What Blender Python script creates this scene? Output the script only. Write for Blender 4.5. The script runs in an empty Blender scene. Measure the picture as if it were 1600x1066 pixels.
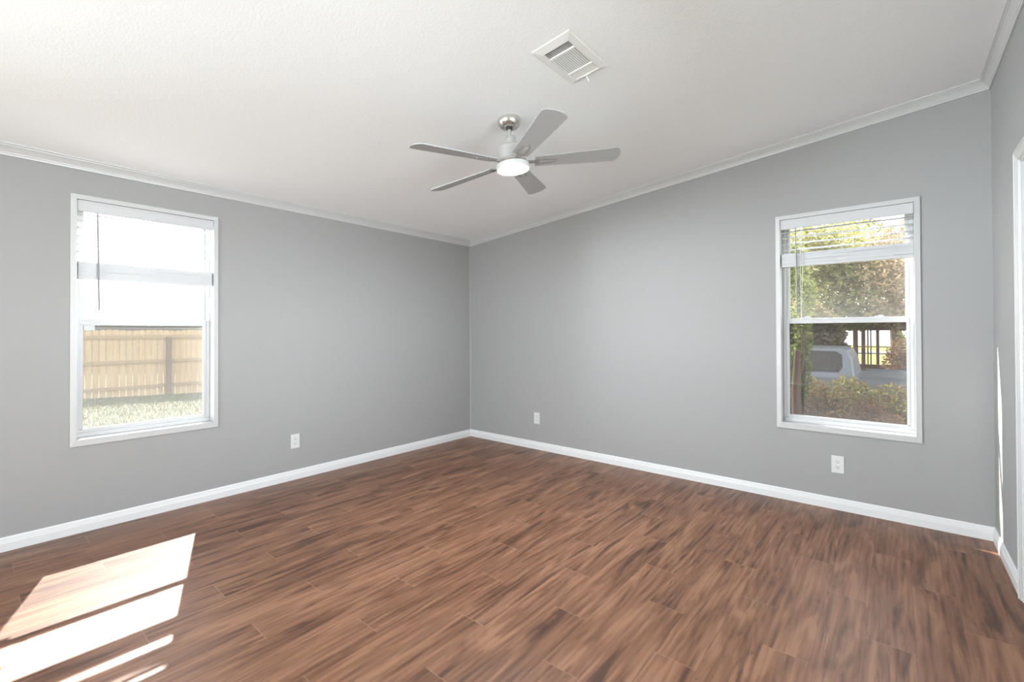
import bpy, bmesh, math, random
from mathutils import Vector, Matrix
random.seed(7)
S = bpy.context.scene
C = S.collection

# ------------------------------------------------------------------ camera, sky, sun, exposure
W, L = 4.283, 6.9                 # room: x 0..W, y -L..0
SL, ZC = 0.0925, 2.291            # vaulted ceiling: z = ZC + SL*x
YAW, PITCH, ROLL, FPX, CY = 0.6969, 0.0074, -0.0038, 715.84, 513.74
cam = bpy.data.cameras.new('camera'); co = bpy.data.objects.new('camera', cam); C.objects.link(co)
F = Vector((-math.sin(YAW), math.cos(YAW), 0)); R = Vector((math.cos(YAW), math.sin(YAW), 0)); U = Vector((0, 0, 1))
F2 = F*math.cos(PITCH) + U*math.sin(PITCH); U2 = U*math.cos(PITCH) - F*math.sin(PITCH)
R3 = R*math.cos(ROLL) + U2*math.sin(ROLL); U3 = U2*math.cos(ROLL) - R*math.sin(ROLL)
m = Matrix((R3, U3, -F2)).transposed().to_4x4(); m.translation = (3.8471, -3.8304, 1.22)
co.matrix_world = m
cam.sensor_width = 36; cam.lens = FPX/1600*36; cam.shift_y = (CY-533)/1600; cam.clip_start = 0.02; cam.clip_end = 300
S.camera = co
S.view_settings.view_transform = 'Standard'; S.view_settings.look = 'None'
S.view_settings.gamma = 1; S.view_settings.use_curve_mapping = False
S.view_settings.exposure = 0.27
S.cycles.use_denoising = True
S.cycles.max_bounces = 14; S.cycles.diffuse_bounces = 8; S.cycles.transparent_max_bounces = 24
S.cycles.sample_clamp_indirect = 6

SKY, SUN, FILL, LAMP = 3.6, 27.0, 560.0, 480.0
w = bpy.data.worlds.new('sky'); S.world = w; w.use_nodes = True
nt = w.node_tree; nt.nodes.clear()
o_ = nt.nodes.new('ShaderNodeOutputWorld'); b_ = nt.nodes.new('ShaderNodeBackground')
tc = nt.nodes.new('ShaderNodeTexCoord'); sx = nt.nodes.new('ShaderNodeSeparateXYZ'); rp = nt.nodes.new('ShaderNodeValToRGB')
rp.color_ramp.elements[0].position = 0.0; rp.color_ramp.elements[0].color = (1.0, 1.0, 1.0, 1)
rp.color_ramp.elements[1].position = 0.8; rp.color_ramp.elements[1].color = (0.82, 0.91, 1.0, 1)
nt.links.new(tc.outputs['Generated'], sx.inputs[0]); nt.links.new(sx.outputs['Z'], rp.inputs[0])
nt.links.new(rp.outputs[0], b_.inputs['Color']); b_.inputs['Strength'].default_value = SKY
nt.links.new(b_.outputs[0], o_.inputs[0])
sd = bpy.data.lights.new('sun', 'SUN'); so = bpy.data.objects.new('sun', sd); C.objects.link(so)
sd.energy = SUN; sd.angle = math.radians(0.53); sd.color = (1.0, 0.95, 0.88)
so.rotation_euler = Vector((1, -0.345, -1.04)).to_track_quat('-Z', 'Y').to_euler(); so.location = (-8, 2, 9)

def area(name, loc, dirv, sx_, sy_, power, color=(1, 1, 1), portal=False):
    l = bpy.data.lights.new(name, 'AREA'); o = bpy.data.objects.new(name, l); C.objects.link(o)
    l.shape = 'RECTANGLE'; l.size = sx_; l.size_y = sy_; l.energy = power; l.color = color
    o.location = loc; o.rotation_euler = Vector(dirv).to_track_quat('-Z', 'Y').to_euler()
    if portal: l.cycles.is_portal = True
    return o
WL = (-3.393, -2.655, 0.567, 2.05)      # left window opening  y0 y1 z0 z1
WR = (3.203, 3.943, 0.554, 2.031)       # right window opening x0 x1 z0 z1
WS = (-3.55, -1.85, 0.50, 2.05)         # unseen window added in the door wall for fill light
WT = (-6.40, -4.60, 0.50, 2.05)         # unseen window added in the fence side wall for fill light
PD = (0.9, 3.3, 0.0, 2.05)              # patio door added behind the camera to admit fill light
# sky portals of the two windows in view
area('daylight_portal', (-0.2, -3.024, 1.31), (1, 0, 0), 0.8, 1.6, 1, portal=True)
area('daylight_portal', (3.573, 0.2, 1.29), (0, -1, 0), 0.8, 1.6, 1, portal=True)
FILL_TINT = (.87, .95, 1.0)  # fill lamps outside the frame, added to brighten the room
area('added_fill', (2.1, -L-2.6, .75), (0, 1, 0.22), 5.0, 2.6, FILL*.8, FILL_TINT)
area('added_fill', (2.3, -L-2.0, -.30), (0, .25, 1), 6.0, 3.2, FILL*.35, FILL_TINT)     # added low fill lamp shining up at the ceiling
area('added_fill', (W+4.5, -2.2, 1.3), (-1, 0, 0), 5.5, 2.8, FILL*1.85, FILL_TINT)
area('added_fill', (-5.0, -8.6, 1.0), (1, .40, .0), 4.5, 2.4, FILL*5.8, FILL_TINT)

# ------------------------------------------------------------------ materials
def mat(name):
    m = bpy.data.materials.new(name); m.use_nodes = True
    return m, m.node_tree, m.node_tree.nodes['Principled BSDF']
def srgb(r, g, b):
    f = lambda c: c/12.92 if c <= .04045 else ((c+.055)/1.055)**2.4
    return (f(r/255), f(g/255), f(b/255), 1)
class N:                                   # tiny node builder
    def __init__(s, nt): s.t = nt
    def n(s, typ, **kw):
        x = s.t.nodes.new('ShaderNode'+typ)
        for k, v in kw.items(): setattr(x, k, v)
        return x
    def l(s, a, b): s.t.links.new(a, b)
    def m(s, op, a, b=None, c=None, clamp=False):
        x = s.n('Math', operation=op, use_clamp=clamp)
        for i, v in enumerate((a, b, c)):
            if v is None: continue
            if isinstance(v, (int, float)): x.inputs[i].default_value = v
            else: s.l(v, x.inputs[i])
        return x.outputs[0]
    def mix(s, f, a, b, blend='MIX'):
        x = s.n('Mix', data_type='RGBA', blend_type=blend)
        for sock, v in ((x.inputs[0], f), (x.inputs[6], a), (x.inputs[7], b)):
            if isinstance(v, (int, float)): sock.default_value = v
            elif isinstance(v, tuple): sock.default_value = v
            else: s.l(v, sock)
        return x.outputs[2]
    def ramp(s, f, stops):
        x = s.n('ValToRGB'); e = x.color_ramp.elements
        while len(e) < len(stops): e.new(0.5)
        for i, (p, c) in enumerate(stops): e[i].position = p; e[i].color = c if len(c) == 4 else (*c, 1)
        s.l(f, x.inputs[0]); return x.outputs[0]
    def noise(s, vec, scale, detail=2, rough=.5, dist=0):
        x = s.n('TexNoise'); x.inputs['Scale'].default_value = scale; x.inputs['Detail'].default_value = detail
        x.inputs['Roughness'].default_value = rough; x.inputs['Distortion'].default_value = dist
        if vec is not None: s.l(vec, x.inputs['Vector'])
        return x.outputs[0]
def simple(name, col, rough=.5, metal=0, bump=None, spec=.5, coat=0):
    m, t, b = mat(name); b.inputs['Base Color'].default_value = col; b.inputs['Roughness'].default_value = rough
    b.inputs['Metallic'].default_value = metal; b.inputs['Specular IOR Level'].default_value = spec; b.inputs['Coat Weight'].default_value = coat
    if bump:
        q = N(t); g = q.n('NewGeometry'); f = q.noise(g.outputs['Position'], bump[0], 3, .6)
        bp = q.n('Bump'); bp.inputs['Strength'].default_value = bump[1]; bp.inputs['Distance'].default_value = bump[2]
        q.l(f, bp.inputs['Height']); q.l(bp.outputs[0], b.inputs['Normal'])
    return m
def mottled(name, stops, scale, rough=.8, obj=False, detail=4, bump=0, stretch=None):
    m, t, b = mat(name); q = N(t)
    v = q.n('TexCoord').outputs['Object'] if obj else q.n('NewGeometry').outputs['Position']
    if stretch:
        mp = q.n('Mapping'); mp.inputs['Scale'].default_value = stretch; q.l(v, mp.inputs[0]); v = mp.outputs[0]
    f = q.noise(v, scale, detail, .6); q.l(q.ramp(f, stops), b.inputs['Base Color']); b.inputs['Roughness'].default_value = rough
    if bump:
        bp = q.n('Bump'); bp.inputs['Strength'].default_value = bump; bp.inputs['Distance'].default_value = .01
        q.l(f, bp.inputs['Height']); q.l(bp.outputs[0], b.inputs['Normal'])
    return m
M = {}
M['wall'] = simple('grey_wall_paint', (.345, .342, .339, 1), .75, bump=(130, .12, .004), spec=.3)
M['ceiling'] = simple('white_ceiling_texture', (.905, .92, .935, 1), .9, bump=(95, .25, .006), spec=.2)
M['trim'] = simple('white_gloss_trim', (.55, .55, .55, 1), .35)
M['skirting'] = simple('white_skirting', (.74, .745, .75, 1), .35)
M['vinyl'] = simple('white_vinyl', (.55, .555, .56, 1), .35)
M['slat'] = simple('white_blind_slat', (.55, .55, .56, 1), .4)
M['nickel'] = simple('brushed_nickel', (.72, .69, .66, 1), .26, 1.0)
M['satin'] = simple('satin_nickel', (.56, .555, .55, 1), .5, .6)
M['blade'] = simple('silver_blade', (.45, .455, .462, 1), .5, .15)
M['iron'] = simple('blade_iron_nickel', (.36, .35, .34, 1), .55, .5)
M['fanwhite'] = simple('white_enamel', (.66, .66, .66, 1), .3)
M['ventwhite'] = simple('vent_enamel', (.84, .84, .83, 1), .5)
M['dark'] = simple('painted_duct_shade', (.02, .02, .02, 1), .9)
M['slot'] = simple('slot_dark', (.05, .045, .04, 1), .8)
M['plate'] = simple('outlet_plastic', (.66, .66, .655, 1), .3)
M['cord'] = simple('blind_cord', (.75, .75, .76, 1), .6)
m, t, b = mat('clear_wand'); b.inputs['Base Color'].default_value = (.26, .265, .27, 1); b.inputs['Roughness'].default_value = .3; M['wand'] = m
m, t, b = mat('lamp_diffuser'); b.inputs['Base Color'].default_value = (.9, .9, .9, 1)
b.inputs['Emission Color'].default_value = (.90, .96, 1, 1); b.inputs['Emission Strength'].default_value = LAMP; M['lamp'] = m

def glass(name, lo, hi, edge):
    m, t, b = mat(name); t.nodes.remove(b); q = N(t); out = t.nodes['Material Output']
    tr = q.n('BsdfTransparent'); tr.inputs[0].default_value = (.98, .985, .985, 1)
    gl = q.n('BsdfGlossy'); gl.inputs['Roughness'].default_value = .02; gl.inputs[0].default_value = (1, 1, 1, 1)
    tl = q.n('BsdfTranslucent'); tl.inputs[0].default_value = (.9, .9, .9, 1)
    lw = q.n('LayerWeight'); lw.inputs[0].default_value = .5
    fr = q.m('MULTIPLY', lw.outputs['Facing'], .06, clamp=True)
    m1 = q.n('MixShader'); q.l(fr, m1.inputs[0]); q.l(tr.outputs[0], m1.inputs[1]); q.l(gl.outputs[0], m1.inputs[2])
    g = q.n('TexCoord').outputs['Generated']; sp = q.n('SeparateXYZ'); q.l(g, sp.inputs[0])
    # dust gathers towards the bottom and side edges of the pane
    ez = q.m('POWER', q.m('SUBTRACT', 1.0, sp.outputs[2]), 3.0)
    long_ = q.m('MAXIMUM', sp.outputs[0], 0.0) if edge == 'x' else sp.outputs[1]
    ex = q.m('POWER', long_, 8.0)
    d = q.m('MAXIMUM', ez, ex)
    no = q.noise(q.n('NewGeometry').outputs['Position'], 14, 5, .7)
    d = q.m('MULTIPLY', d, q.m('ADD', q.m('MULTIPLY', no, 1.2), .2))
    d = q.m('ADD', q.m('MULTIPLY', d, hi), lo, clamp=True)
    m2 = q.n('MixShader'); q.l(d, m2.inputs[0]); q.l(m1.outputs[0], m2.inputs[1]); q.l(tl.outputs[0], m2.inputs[2])
    q.l(m2.outputs[0], out.inputs[0]); return m
M['glass_l'] = glass('dusty_glass_glare', .022, .03, 'y')  # even haze put in for window glare, plus dust at the edges
M['glass_r'] = glass('dusty_glass_shade', .012, .035, 'x')
m, t, b = mat('insect_mesh'); t.nodes.remove(b); q = N(t)
tr = q.n('BsdfTransparent'); df = q.n('BsdfDiffuse'); df.inputs[0].default_value = (.05, .05, .052, 1)
mx = q.n('MixShader'); mx.inputs[0].default_value = .36; q.l(tr.outputs[0], mx.inputs[1]); q.l(df.outputs[0], mx.inputs[2]); q.l(mx.outputs[0], t.nodes['Material Output'].inputs[0])
M['screen'] = m

# floor: 0.1524 x 0.914 m planks running along y, end joints stepped by a third
m, t, b = mat('walnut_plank_floor'); q = N(t)
P = q.n('NewGeometry').outputs['Position']; sp = q.n('SeparateXYZ'); q.l(P, sp.inputs[0]); X, Y = sp.outputs[0], sp.outputs[1]
xs = q.m('DIVIDE', q.m('SUBTRACT', X, 0.088), 0.1524); k = q.m('FLOOR', xs); fx = q.m('SUBTRACT', xs, k)
k3 = q.m('SUBTRACT', k, q.m('MULTIPLY', q.m('FLOOR', q.m('DIVIDE', k, 3.0)), 3.0))
ys = q.m('DIVIDE', q.m('ADD', q.m('ADD', Y, 1.53), q.m('MULTIPLY', k3, .3047)), 0.9144); j = q.m('FLOOR', ys); fy = q.m('SUBTRACT', ys, j)
cb = q.n('CombineXYZ'); q.l(k, cb.inputs[0]); q.l(j, cb.inputs[1])
wn = q.n('TexWhiteNoise', noise_dimensions='3D'); q.l(cb.outputs[0], wn.inputs['Vector']); rnd = wn.outputs['Value']
wc = q.n('SeparateColor'); q.l(wn.outputs['Color'], wc.inputs[0])
def gvec(sxv, syv, off):
    c = q.n('CombineXYZ')
    q.l(q.m('ADD', q.m('MULTIPLY', X, sxv), q.m('MULTIPLY', wc.outputs[0], off)), c.inputs[0])
    q.l(q.m('ADD', q.m('MULTIPLY', Y, syv), q.m('MULTIPLY', wc.outputs[1], off)), c.inputs[1])
    q.l(q.m('MULTIPLY', rnd, 13.0), c.inputs[2]); return c.outputs[0]
big = q.noise(gvec(13.0, 1.7, 40), 1.0, 3, .5, 1.5)          # broad heartwood streaks
mid = q.noise(gvec(40.0, 2.6, 70), 1.0, 6, .65, .8)            # strips
fine = q.noise(gvec(230.0, 6.0, 90), 1.0, 3, .6)              # pores
ring = q.n('TexWave', wave_type='BANDS', bands_direction='X'); ring.inputs['Scale'].default_value = 1.6; ring.inputs['Distortion'].default_value = 7.0
ring.inputs['Detail'].default_value = 2; ring.inputs['Detail Scale'].default_value = .8; q.l(gvec(7.0, .9, 50), ring.inputs['Vector'])
v = q.m('ADD', q.m('MULTIPLY', big, 1.25), q.m('ADD', q.m('MULTIPLY', mid, .55), q.m('ADD', q.m('MULTIPLY', fine, .16), q.m('MULTIPLY', ring.outputs[0], .10))))
v = q.m('ADD', v, q.m('MULTIPLY', q.m('SUBTRACT', rnd, .5), .14))
v = q.m('ADD', q.m('MULTIPLY', q.m('SUBTRACT', v, .95), 1.28), .52)
col = q.ramp(v, [(.08, (.040, .0155, .009)), (.32, (.090, .037, .019)), (.52, (.160, .070, .036)), (.70, (.205, .094, .051)), (.94, (.285, .141, .079))])
# narrow dark mineral streaks
st = q.noise(gvec(20.0, .8, 61), 1.0, 2, .5, 1.6)
stf = q.ramp(q.m('ABSOLUTE', q.m('SUBTRACT', st, .5)), [(.0, (1, 1, 1)), (.022, (0, 0, 0))])
stm = q.m('MULTIPLY', stf, q.m('GREATER_THAN', wc.outputs[2], .45))
col = q.mix(q.m('MULTIPLY', stm, .45), col, (.045, .022, .016, 1))
ex = q.m('MINIMUM', fx, q.m('SUBTRACT', 1.0, fx)); ey = q.m('MINIMUM', fy, q.m('SUBTRACT', 1.0, fy))
seamx = q.m('LESS_THAN', ex, .008); seamy = q.m('LESS_THAN', ey, .0016)
col = q.mix(q.m('MULTIPLY', seamx, .35), col, (.05, .027, .018, 1)); col = q.mix(q.m('MULTIPLY', seamy, .5), col, (.36, .22, .15, 1))
q.l(col, b.inputs['Base Color'])
q.l(q.m('ADD', q.m('MULTIPLY', fine, .12), .33), b.inputs['Roughness'])
hgt = q.m('SUBTRACT', q.m('MULTIPLY', fine, .25), q.m('MAXIMUM', seamx, seamy))
bp = q.n('Bump'); bp.inputs['Strength'].default_value = .18; bp.inputs['Distance'].default_value = .002; q.l(hgt, bp.inputs['Height']); q.l(bp.outputs[0], b.inputs['Normal'])
b.inputs['Specular IOR Level'].default_value = .5
M['floor'] = m

# ------------------------------------------------------------------ mesh helpers
def obj(name, bm, m, parent=None, smooth=False):
    me = bpy.data.meshes.new(name); bmesh.ops.recalc_face_normals(bm, faces=bm.faces[:]); bm.to_mesh(me); bm.free()
    if smooth:
        for p in me.polygons: p.use_smooth = True
        try: me.set_sharp_from_angle(angle=math.radians(35))
        except Exception: pass
    o = bpy.data.objects.new(name, me); C.objects.link(o); me.materials.append(M[m] if isinstance(m, str) else m)
    if parent: o.parent = parent
    return o
def B(): return bmesh.new()
def box(bm, x0, x1, y0, y1, z0, z1, bevel=0):
    r = bmesh.ops.create_cube(bm, size=1.0); vs = r['verts']
    for v in vs:
        v.co = Vector(((x0+x1)/2+v.co.x*(x1-x0), (y0+y1)/2+v.co.y*(y1-y0), (z0+z1)/2+v.co.z*(z1-z0)))
    if bevel:
        es = list({e for v in vs for e in v.link_edges})
        bmesh.ops.bevel(bm, geom=es, offset=bevel, segments=2, affect='EDGES', clamp_overlap=True)
    return bm
def tube(bm, pts, r, n=8):
    pts = [Vector(p) for p in pts]; rings = []
    for i, p in enumerate(pts):
        d = (pts[min(i+1, len(pts)-1)] - pts[max(i-1, 0)]).normalized()
        a = d.orthogonal().normalized(); c = d.cross(a); rr = r[i] if isinstance(r, (list, tuple)) else r
        rings.append([bm.verts.new(p + a*rr*math.cos(t) + c*rr*math.sin(t)) for t in [2*math.pi*k_/n for k_ in range(n)]])
    for i in range(len(rings)-1):
        for k_ in range(n): bm.faces.new((rings[i][k_], rings[i][(k_+1) % n], rings[i+1][(k_+1) % n], rings[i+1][k_]))
    bm.faces.new(rings[0][::-1]); bm.faces.new(rings[-1]); return bm
def lathe(bm, prof, n=48):
    rings = []
    for r, z in prof:
        if r < 1e-6: rings.append([bm.verts.new((0, 0, z))])
        else: rings.append([bm.verts.new((r*math.cos(2*math.pi*k_/n), r*math.sin(2*math.pi*k_/n), z)) for k_ in range(n)])
    for a, c in zip(rings, rings[1:]):
        for k_ in range(n):
            k2 = (k_+1) % n
            if len(a) == 1 and len(c) == 1: continue
            if len(a) == 1: bm.faces.new((a[0], c[k_], c[k2]))
            elif len(c) == 1: bm.faces.new((a[k_], a[k2], c[0]))
            else: bm.faces.new((a[k_], a[k2], c[k2], c[k_]))
    return bm
def prism(bm, outline, a, c, f):
    """extrude an outline (list of 2-tuples) from a to c; f(u, v, w) -> xyz"""
    A = [bm.verts.new(f(u, v, a)) for u, v in outline]; D = [bm.verts.new(f(u, v, c)) for u, v in outline]
    n = len(outline); bm.faces.new(A); bm.faces.new(D[::-1])
    for i in range(n): bm.faces.new((A[i], D[i], D[(i+1) % n], A[(i+1) % n]))
    return bm
def tag(o, label=None, cat=None, group=None, kind=None):
    if label: o['label'] = label
    if cat: o['category'] = cat
    if group: o['group'] = group
    if kind: o['kind'] = kind
    return o
def empty(name, loc, label=None, cat=None, group=None, kind=None, rot=(0, 0, 0)):
    o = bpy.data.objects.new(name, None); C.objects.link(o); o.location = loc; o.rotation_euler = rot; o.empty_display_size = .1
    return tag(o, label, cat, group, kind)
def copy_tree(o, parent=None):
    c = o.copy(); C.objects.link(c)
    if parent: c.parent = parent
    for ch in list(o.children): copy_tree(ch, c)
    return c

# ------------------------------------------------------------------ room shell
T = 0.13
zc = lambda x: ZC + SL*x
bm = B(); box(bm, -T, W+T, -L-T, T, -.15, 0); tag(obj('floor', bm, 'floor'), 'brown wood plank floor running across the empty room', 'floor', kind='structure')
# ceiling slab
bm = B(); vs = []
for x, y in ((-T, -L-T), (W+T, -L-T), (W+T, T), (-T, T)): vs.append((x, y))
lo = [bm.verts.new((x, y, zc(x))) for x, y in vs]; hi = [bm.verts.new((x, y, zc(x)+.15)) for x, y in vs]
bm.faces.new(lo); bm.faces.new(hi[::-1])
for i in range(4): bm.faces.new((lo[i], hi[i], hi[(i+1) % 4], lo[(i+1) % 4]))
tag(obj('ceiling', bm, 'ceiling'), 'white textured ceiling sloping up from the left wall', 'ceiling', kind='structure')
def wallmesh(name, mk, a0, a1, ztop, hole, label):
    """wall with a rectangular opening; mk(u, depth, z) -> xyz; ztop(u)"""
    bm = B()
    def slab(u0, u1, z0, z1f):
        pts = [(u0, 0, z0), (u1, 0, z0), (u1, 0, z1f(u1)), (u0, 0, z1f(u0))]
        A = [bm.verts.new(mk(u, 0, z)) for u, _, z in pts]; D = [bm.verts.new(mk(u, T, z)) for u, _, z in pts]
        bm.faces.new(A); bm.faces.new(D[::-1])
        for i in range(4): bm.faces.new((A[i], D[i], D[(i+1) % 4], A[(i+1) % 4]))
    if hole:
        u = a0
        for h0, h1, z0, z1 in (sorted(hole) if isinstance(hole, list) else [hole]):
            slab(u, h0, -.1, ztop); slab(h0, h1, z1, ztop); slab(h0, h1, -.1, lambda u, z0=z0: max(0, z0)); u = h1
        slab(u, a1, -.1, ztop)
    else: slab(a0, a1, -.1, ztop)
    return tag(obj(name, bm, 'wall'), label, 'wall', kind='structure')
DR = (-1.60, -0.790, 0, 1.985)
wallmesh('wall_left', lambda u, d, z: (-d, u, z), -L-T, T, lambda u: zc(0)+.02, [WL, WT], 'grey wall with the window facing the wooden fence')
wallmesh('wall_right', lambda u, d, z: (u, d, z), 0, W, lambda u: zc(u)+.02, WR, 'grey gable wall with the window facing the parked vehicles')
wallmesh('wall_far_right', lambda u, d, z: (W+d, u, z), -L-T, T, lambda u: zc(W)+.02, [DR, WS], 'grey wall with a white door casing at the edge')
wallmesh('wall_back', lambda u, d, z: (u, -L-d, z), 0, W, lambda u: zc(u)+.02, PD, 'grey wall behind the camera with an added patio door')

# crown moulding and baseboard: profile (depth, z), swept with mitred corners
CROWN = [(0, -.062), (.008, -.062), (.010, -.052), (.013, -.050), (.014, -.044), (.024, -.030), (.036, -.018), (.040, -.017), (.041, -.011), (.049, -.009), (.050, 0), (0, 0)]
BASE = [(0, 0), (.013, 0), (.0135, .046), (.011, .050), (.0105, .058), (.008, .061), (.0075, .070), (.004, .078), (0, .079)]
def sweep(name, prof, side, slope, label, cuts=None):
    spans = cuts or [(None, None)]
    for s0, s1 in spans:
        bm = B()
        def P3(d, z, end):
            zz = lambda x: (zc(x) + z) if slope else z
            if side == 'left':
                y = -d if end else -L+d; return (d, y, zz(d))
            if side == 'right':
                x = d if not end else W-d; return (x, -d, zz(x))
            if side == 'far_right':
                y = (s1 if s1 is not None else -d) if end else (s0 if s0 is not None else -L+d); return (W-d, y, zz(W-d))
            x = (s1 if s1 is not None else W-d) if end else (s0 if s0 is not None else d); return (x, -L+d, zz(x))
        A = [bm.verts.new(P3(d, z, 0)) for d, z in prof]; D = [bm.verts.new(P3(d, z, 1)) for d, z in prof]
        n = len(prof); bm.faces.new(A); bm.faces.new(D[::-1])
        for i in range(n): bm.faces.new((A[i], D[i], D[(i+1) % n], A[(i+1) % n]))
        tag(obj(name, bm, 'trim' if slope else 'skirting'), label, 'moulding', kind='structure')
sweep('trim_1', CROWN, 'left', True, 'white crown moulding along the top of the left wall')
sweep('trim_2', CROWN, 'right', True, 'white crown moulding climbing along the gable wall')
sweep('trim_3', CROWN, 'far_right', True, 'white crown moulding above the door wall')
sweep('trim_4', CROWN, 'back', True, 'white crown moulding behind the camera')
sweep('baseboard_left', BASE, 'left', False, 'white baseboard along the left wall')
sweep('baseboard_right', BASE, 'right', False, 'white baseboard along the gable wall')
sweep('baseboard_far_right', BASE, 'far_right', False, 'white baseboard beside the door casing', [(-.735, None), (None, DR[0]-.055)])
sweep('baseboard_back', BASE, 'back', False, 'white baseboard behind the camera', [(None, PD[0]-.06), (PD[1]+.06, None)])
bm = B(); prism(bm, [(0, 0), (.011, 0), (.0075, .0075*-1), (0, -.011)], .079, zc(0)-.055, lambda u, v, ww: (u, v, ww))
tag(obj('trim_5', bm, 'wall'), 'slim painted strip in the corner between the two grey walls', 'moulding', kind='structure')

# ------------------------------------------------------------------ windows (local frame: u along wall, d outward, z up)
def make_window(name, hole, mk, gl, label, screen_label):
    h0, h1, z0, z1 = hole
    root = empty(name, mk((h0+h1)/2, 0, z0), label, 'window', kind='structure')
    inv = root.location.copy()
    def fr(bm, u0, u1, d0, d1, a, b2, bev=0):
        p = mk(u0, d0, a); p2 = mk(u1, d1, b2)
        x0, x1 = sorted((p[0], p2[0])); y0, y1 = sorted((p[1], p2[1]))
        box(bm, x0-inv.x, x1-inv.x, y0-inv.y, y1-inv.y, a-inv.z, b2-inv.z, bev)
    def ring(bm, u0, u1, d0, d1, a, b2, tk, tb=None, tt=None, bev=.003):
        tb = tb or tk; tt = tt or tk
        fr(bm, u0, u1, d0, d1, a, a+tb, bev); fr(bm, u0, u1, d0, d1, b2-tt, b2, bev)
        fr(bm, u0, u0+tk, d0, d1, a+tb-.002, b2-tt+.002, bev); fr(bm, u1-tk, u1, d0, d1, a+tb-.002, b2-tt+.002, bev)
    # flat casing on the wall, mitred, with a raised inner bead
    bm = B(); w_ = .027; wb = .037
    def quad_ring(i0, i1, j0, j1, o0, o1, q0, q1, d):
        inn = [(i0, j0), (i1, j0), (i1, j1), (i0, j1)]; out = [(o0, q0), (o1, q0), (o1, q1), (o0, q1)]
        lv = lambda pts, dd: [bm.verts.new(Vector(mk(u, dd, z)) - inv) for u, z in pts]
        a, b2, c, e = lv(inn, -d), lv(out, -d*.75), lv(inn, 0), lv(out, 0)
        for i in range(4):
            n_ = (i+1) % 4
            bm.faces.new((a[i], a[n_], b2[n_], b2[i])); bm.faces.new((a[i], a[n_], c[n_], c[i]))
            bm.faces.new((b2[i], b2[n_], e[n_], e[i])); bm.faces.new((c[i], c[n_], e[n_], e[i]))
    quad_ring(h0, h1, z0, z1, h0-w_, h1+w_, z0-wb, z1+w_, .012)
    obj('casing', bm, 'trim', root)
    bm = B(); ring(bm, h0-.004, h1+.004, -.0125, .135, z0-.004, z1+.004, .006, bev=0); obj('jamb', bm, 'trim', root)
    # outer vinyl frame
    bm = B(); ring(bm, h0+.002, h1-.002, .070, .125, z0+.002, z1-.002, .022, .028, .022); obj('frame', bm, 'vinyl', root)
    zm = 1.293
    # fixed sash behind, sliding sash in front
    bm = B(); ring(bm, h0+.024, h1-.024, .102, .118, zm-.006, z1-.024, .022, .024, .022); s1 = obj('sash', bm, 'vinyl', root)
    bm = B(); ring(bm, h0+.022, h1-.022, .080, .100, z0+.012, zm+.020, .020, .040, .038); s2 = obj('sash', bm, 'vinyl', root)
    bm = B(); fr(bm, h0+.046, h1-.046, .109, .111, zm+.012, z1-.046); obj('pane', bm, gl, s1)
    bm = B(); fr(bm, h0+.042, h1-.042, .089, .091, z0+.050, zm-.018); obj('pane', bm, gl, s2)
    if hole is WL:
        bm = B(); fr(bm, h0+.046, h0+.098, .0875, .0888, zm-.052, zm-.020); obj('sticker', bm, 'vinyl', s2)['label'] = 'small white sticker in the corner of the pane'
    # meeting rail lip and two locks
    bm = B(); fr(bm, h0+.024, h1-.024, .076, .082, zm+.004, zm+.019, .002); obj('lift_rail', bm, 'vinyl', s2)
    for u in (h0+.2*(h1-h0), h0+.76*(h1-h0)):
        bm = B(); fr(bm, u-.026, u+.026, .082, .099, zm+.0195, zm+.026, .002); fr(bm, u-.008, u+.022, .084, .096, zm+.024, zm+.033, .003); obj('sash_lock', bm, 'vinyl', s2)
    bm = B(); fr(bm, h0+.035, h1-.035, .1195, .120, z0+.03, zm-.008); scr = obj('insect_screen', bm, 'screen', root)
    return root
mkL = lambda u, d, z: Vector((-d, u, z)); mkR = lambda u, d, z: Vector((u, d, z))
make_window('window_1', WL, mkL, 'glass_l', 'white single hung window overlooking the wooden fence', '')
make_window('window_2', WR, mkR, 'glass_r', 'white single hung window overlooking the parked pickup', '')

make_window('added_window_3', WS, lambda u, d, z: Vector((W+d, u, z)), 'glass_r', 'unseen white window added in the door wall for fill light', '')  # this window and the next are added out of view to admit fill
make_window('added_window_4', WT, mkL, 'glass_l', 'unseen white window added in the fence side wall for fill light', '')

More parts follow.
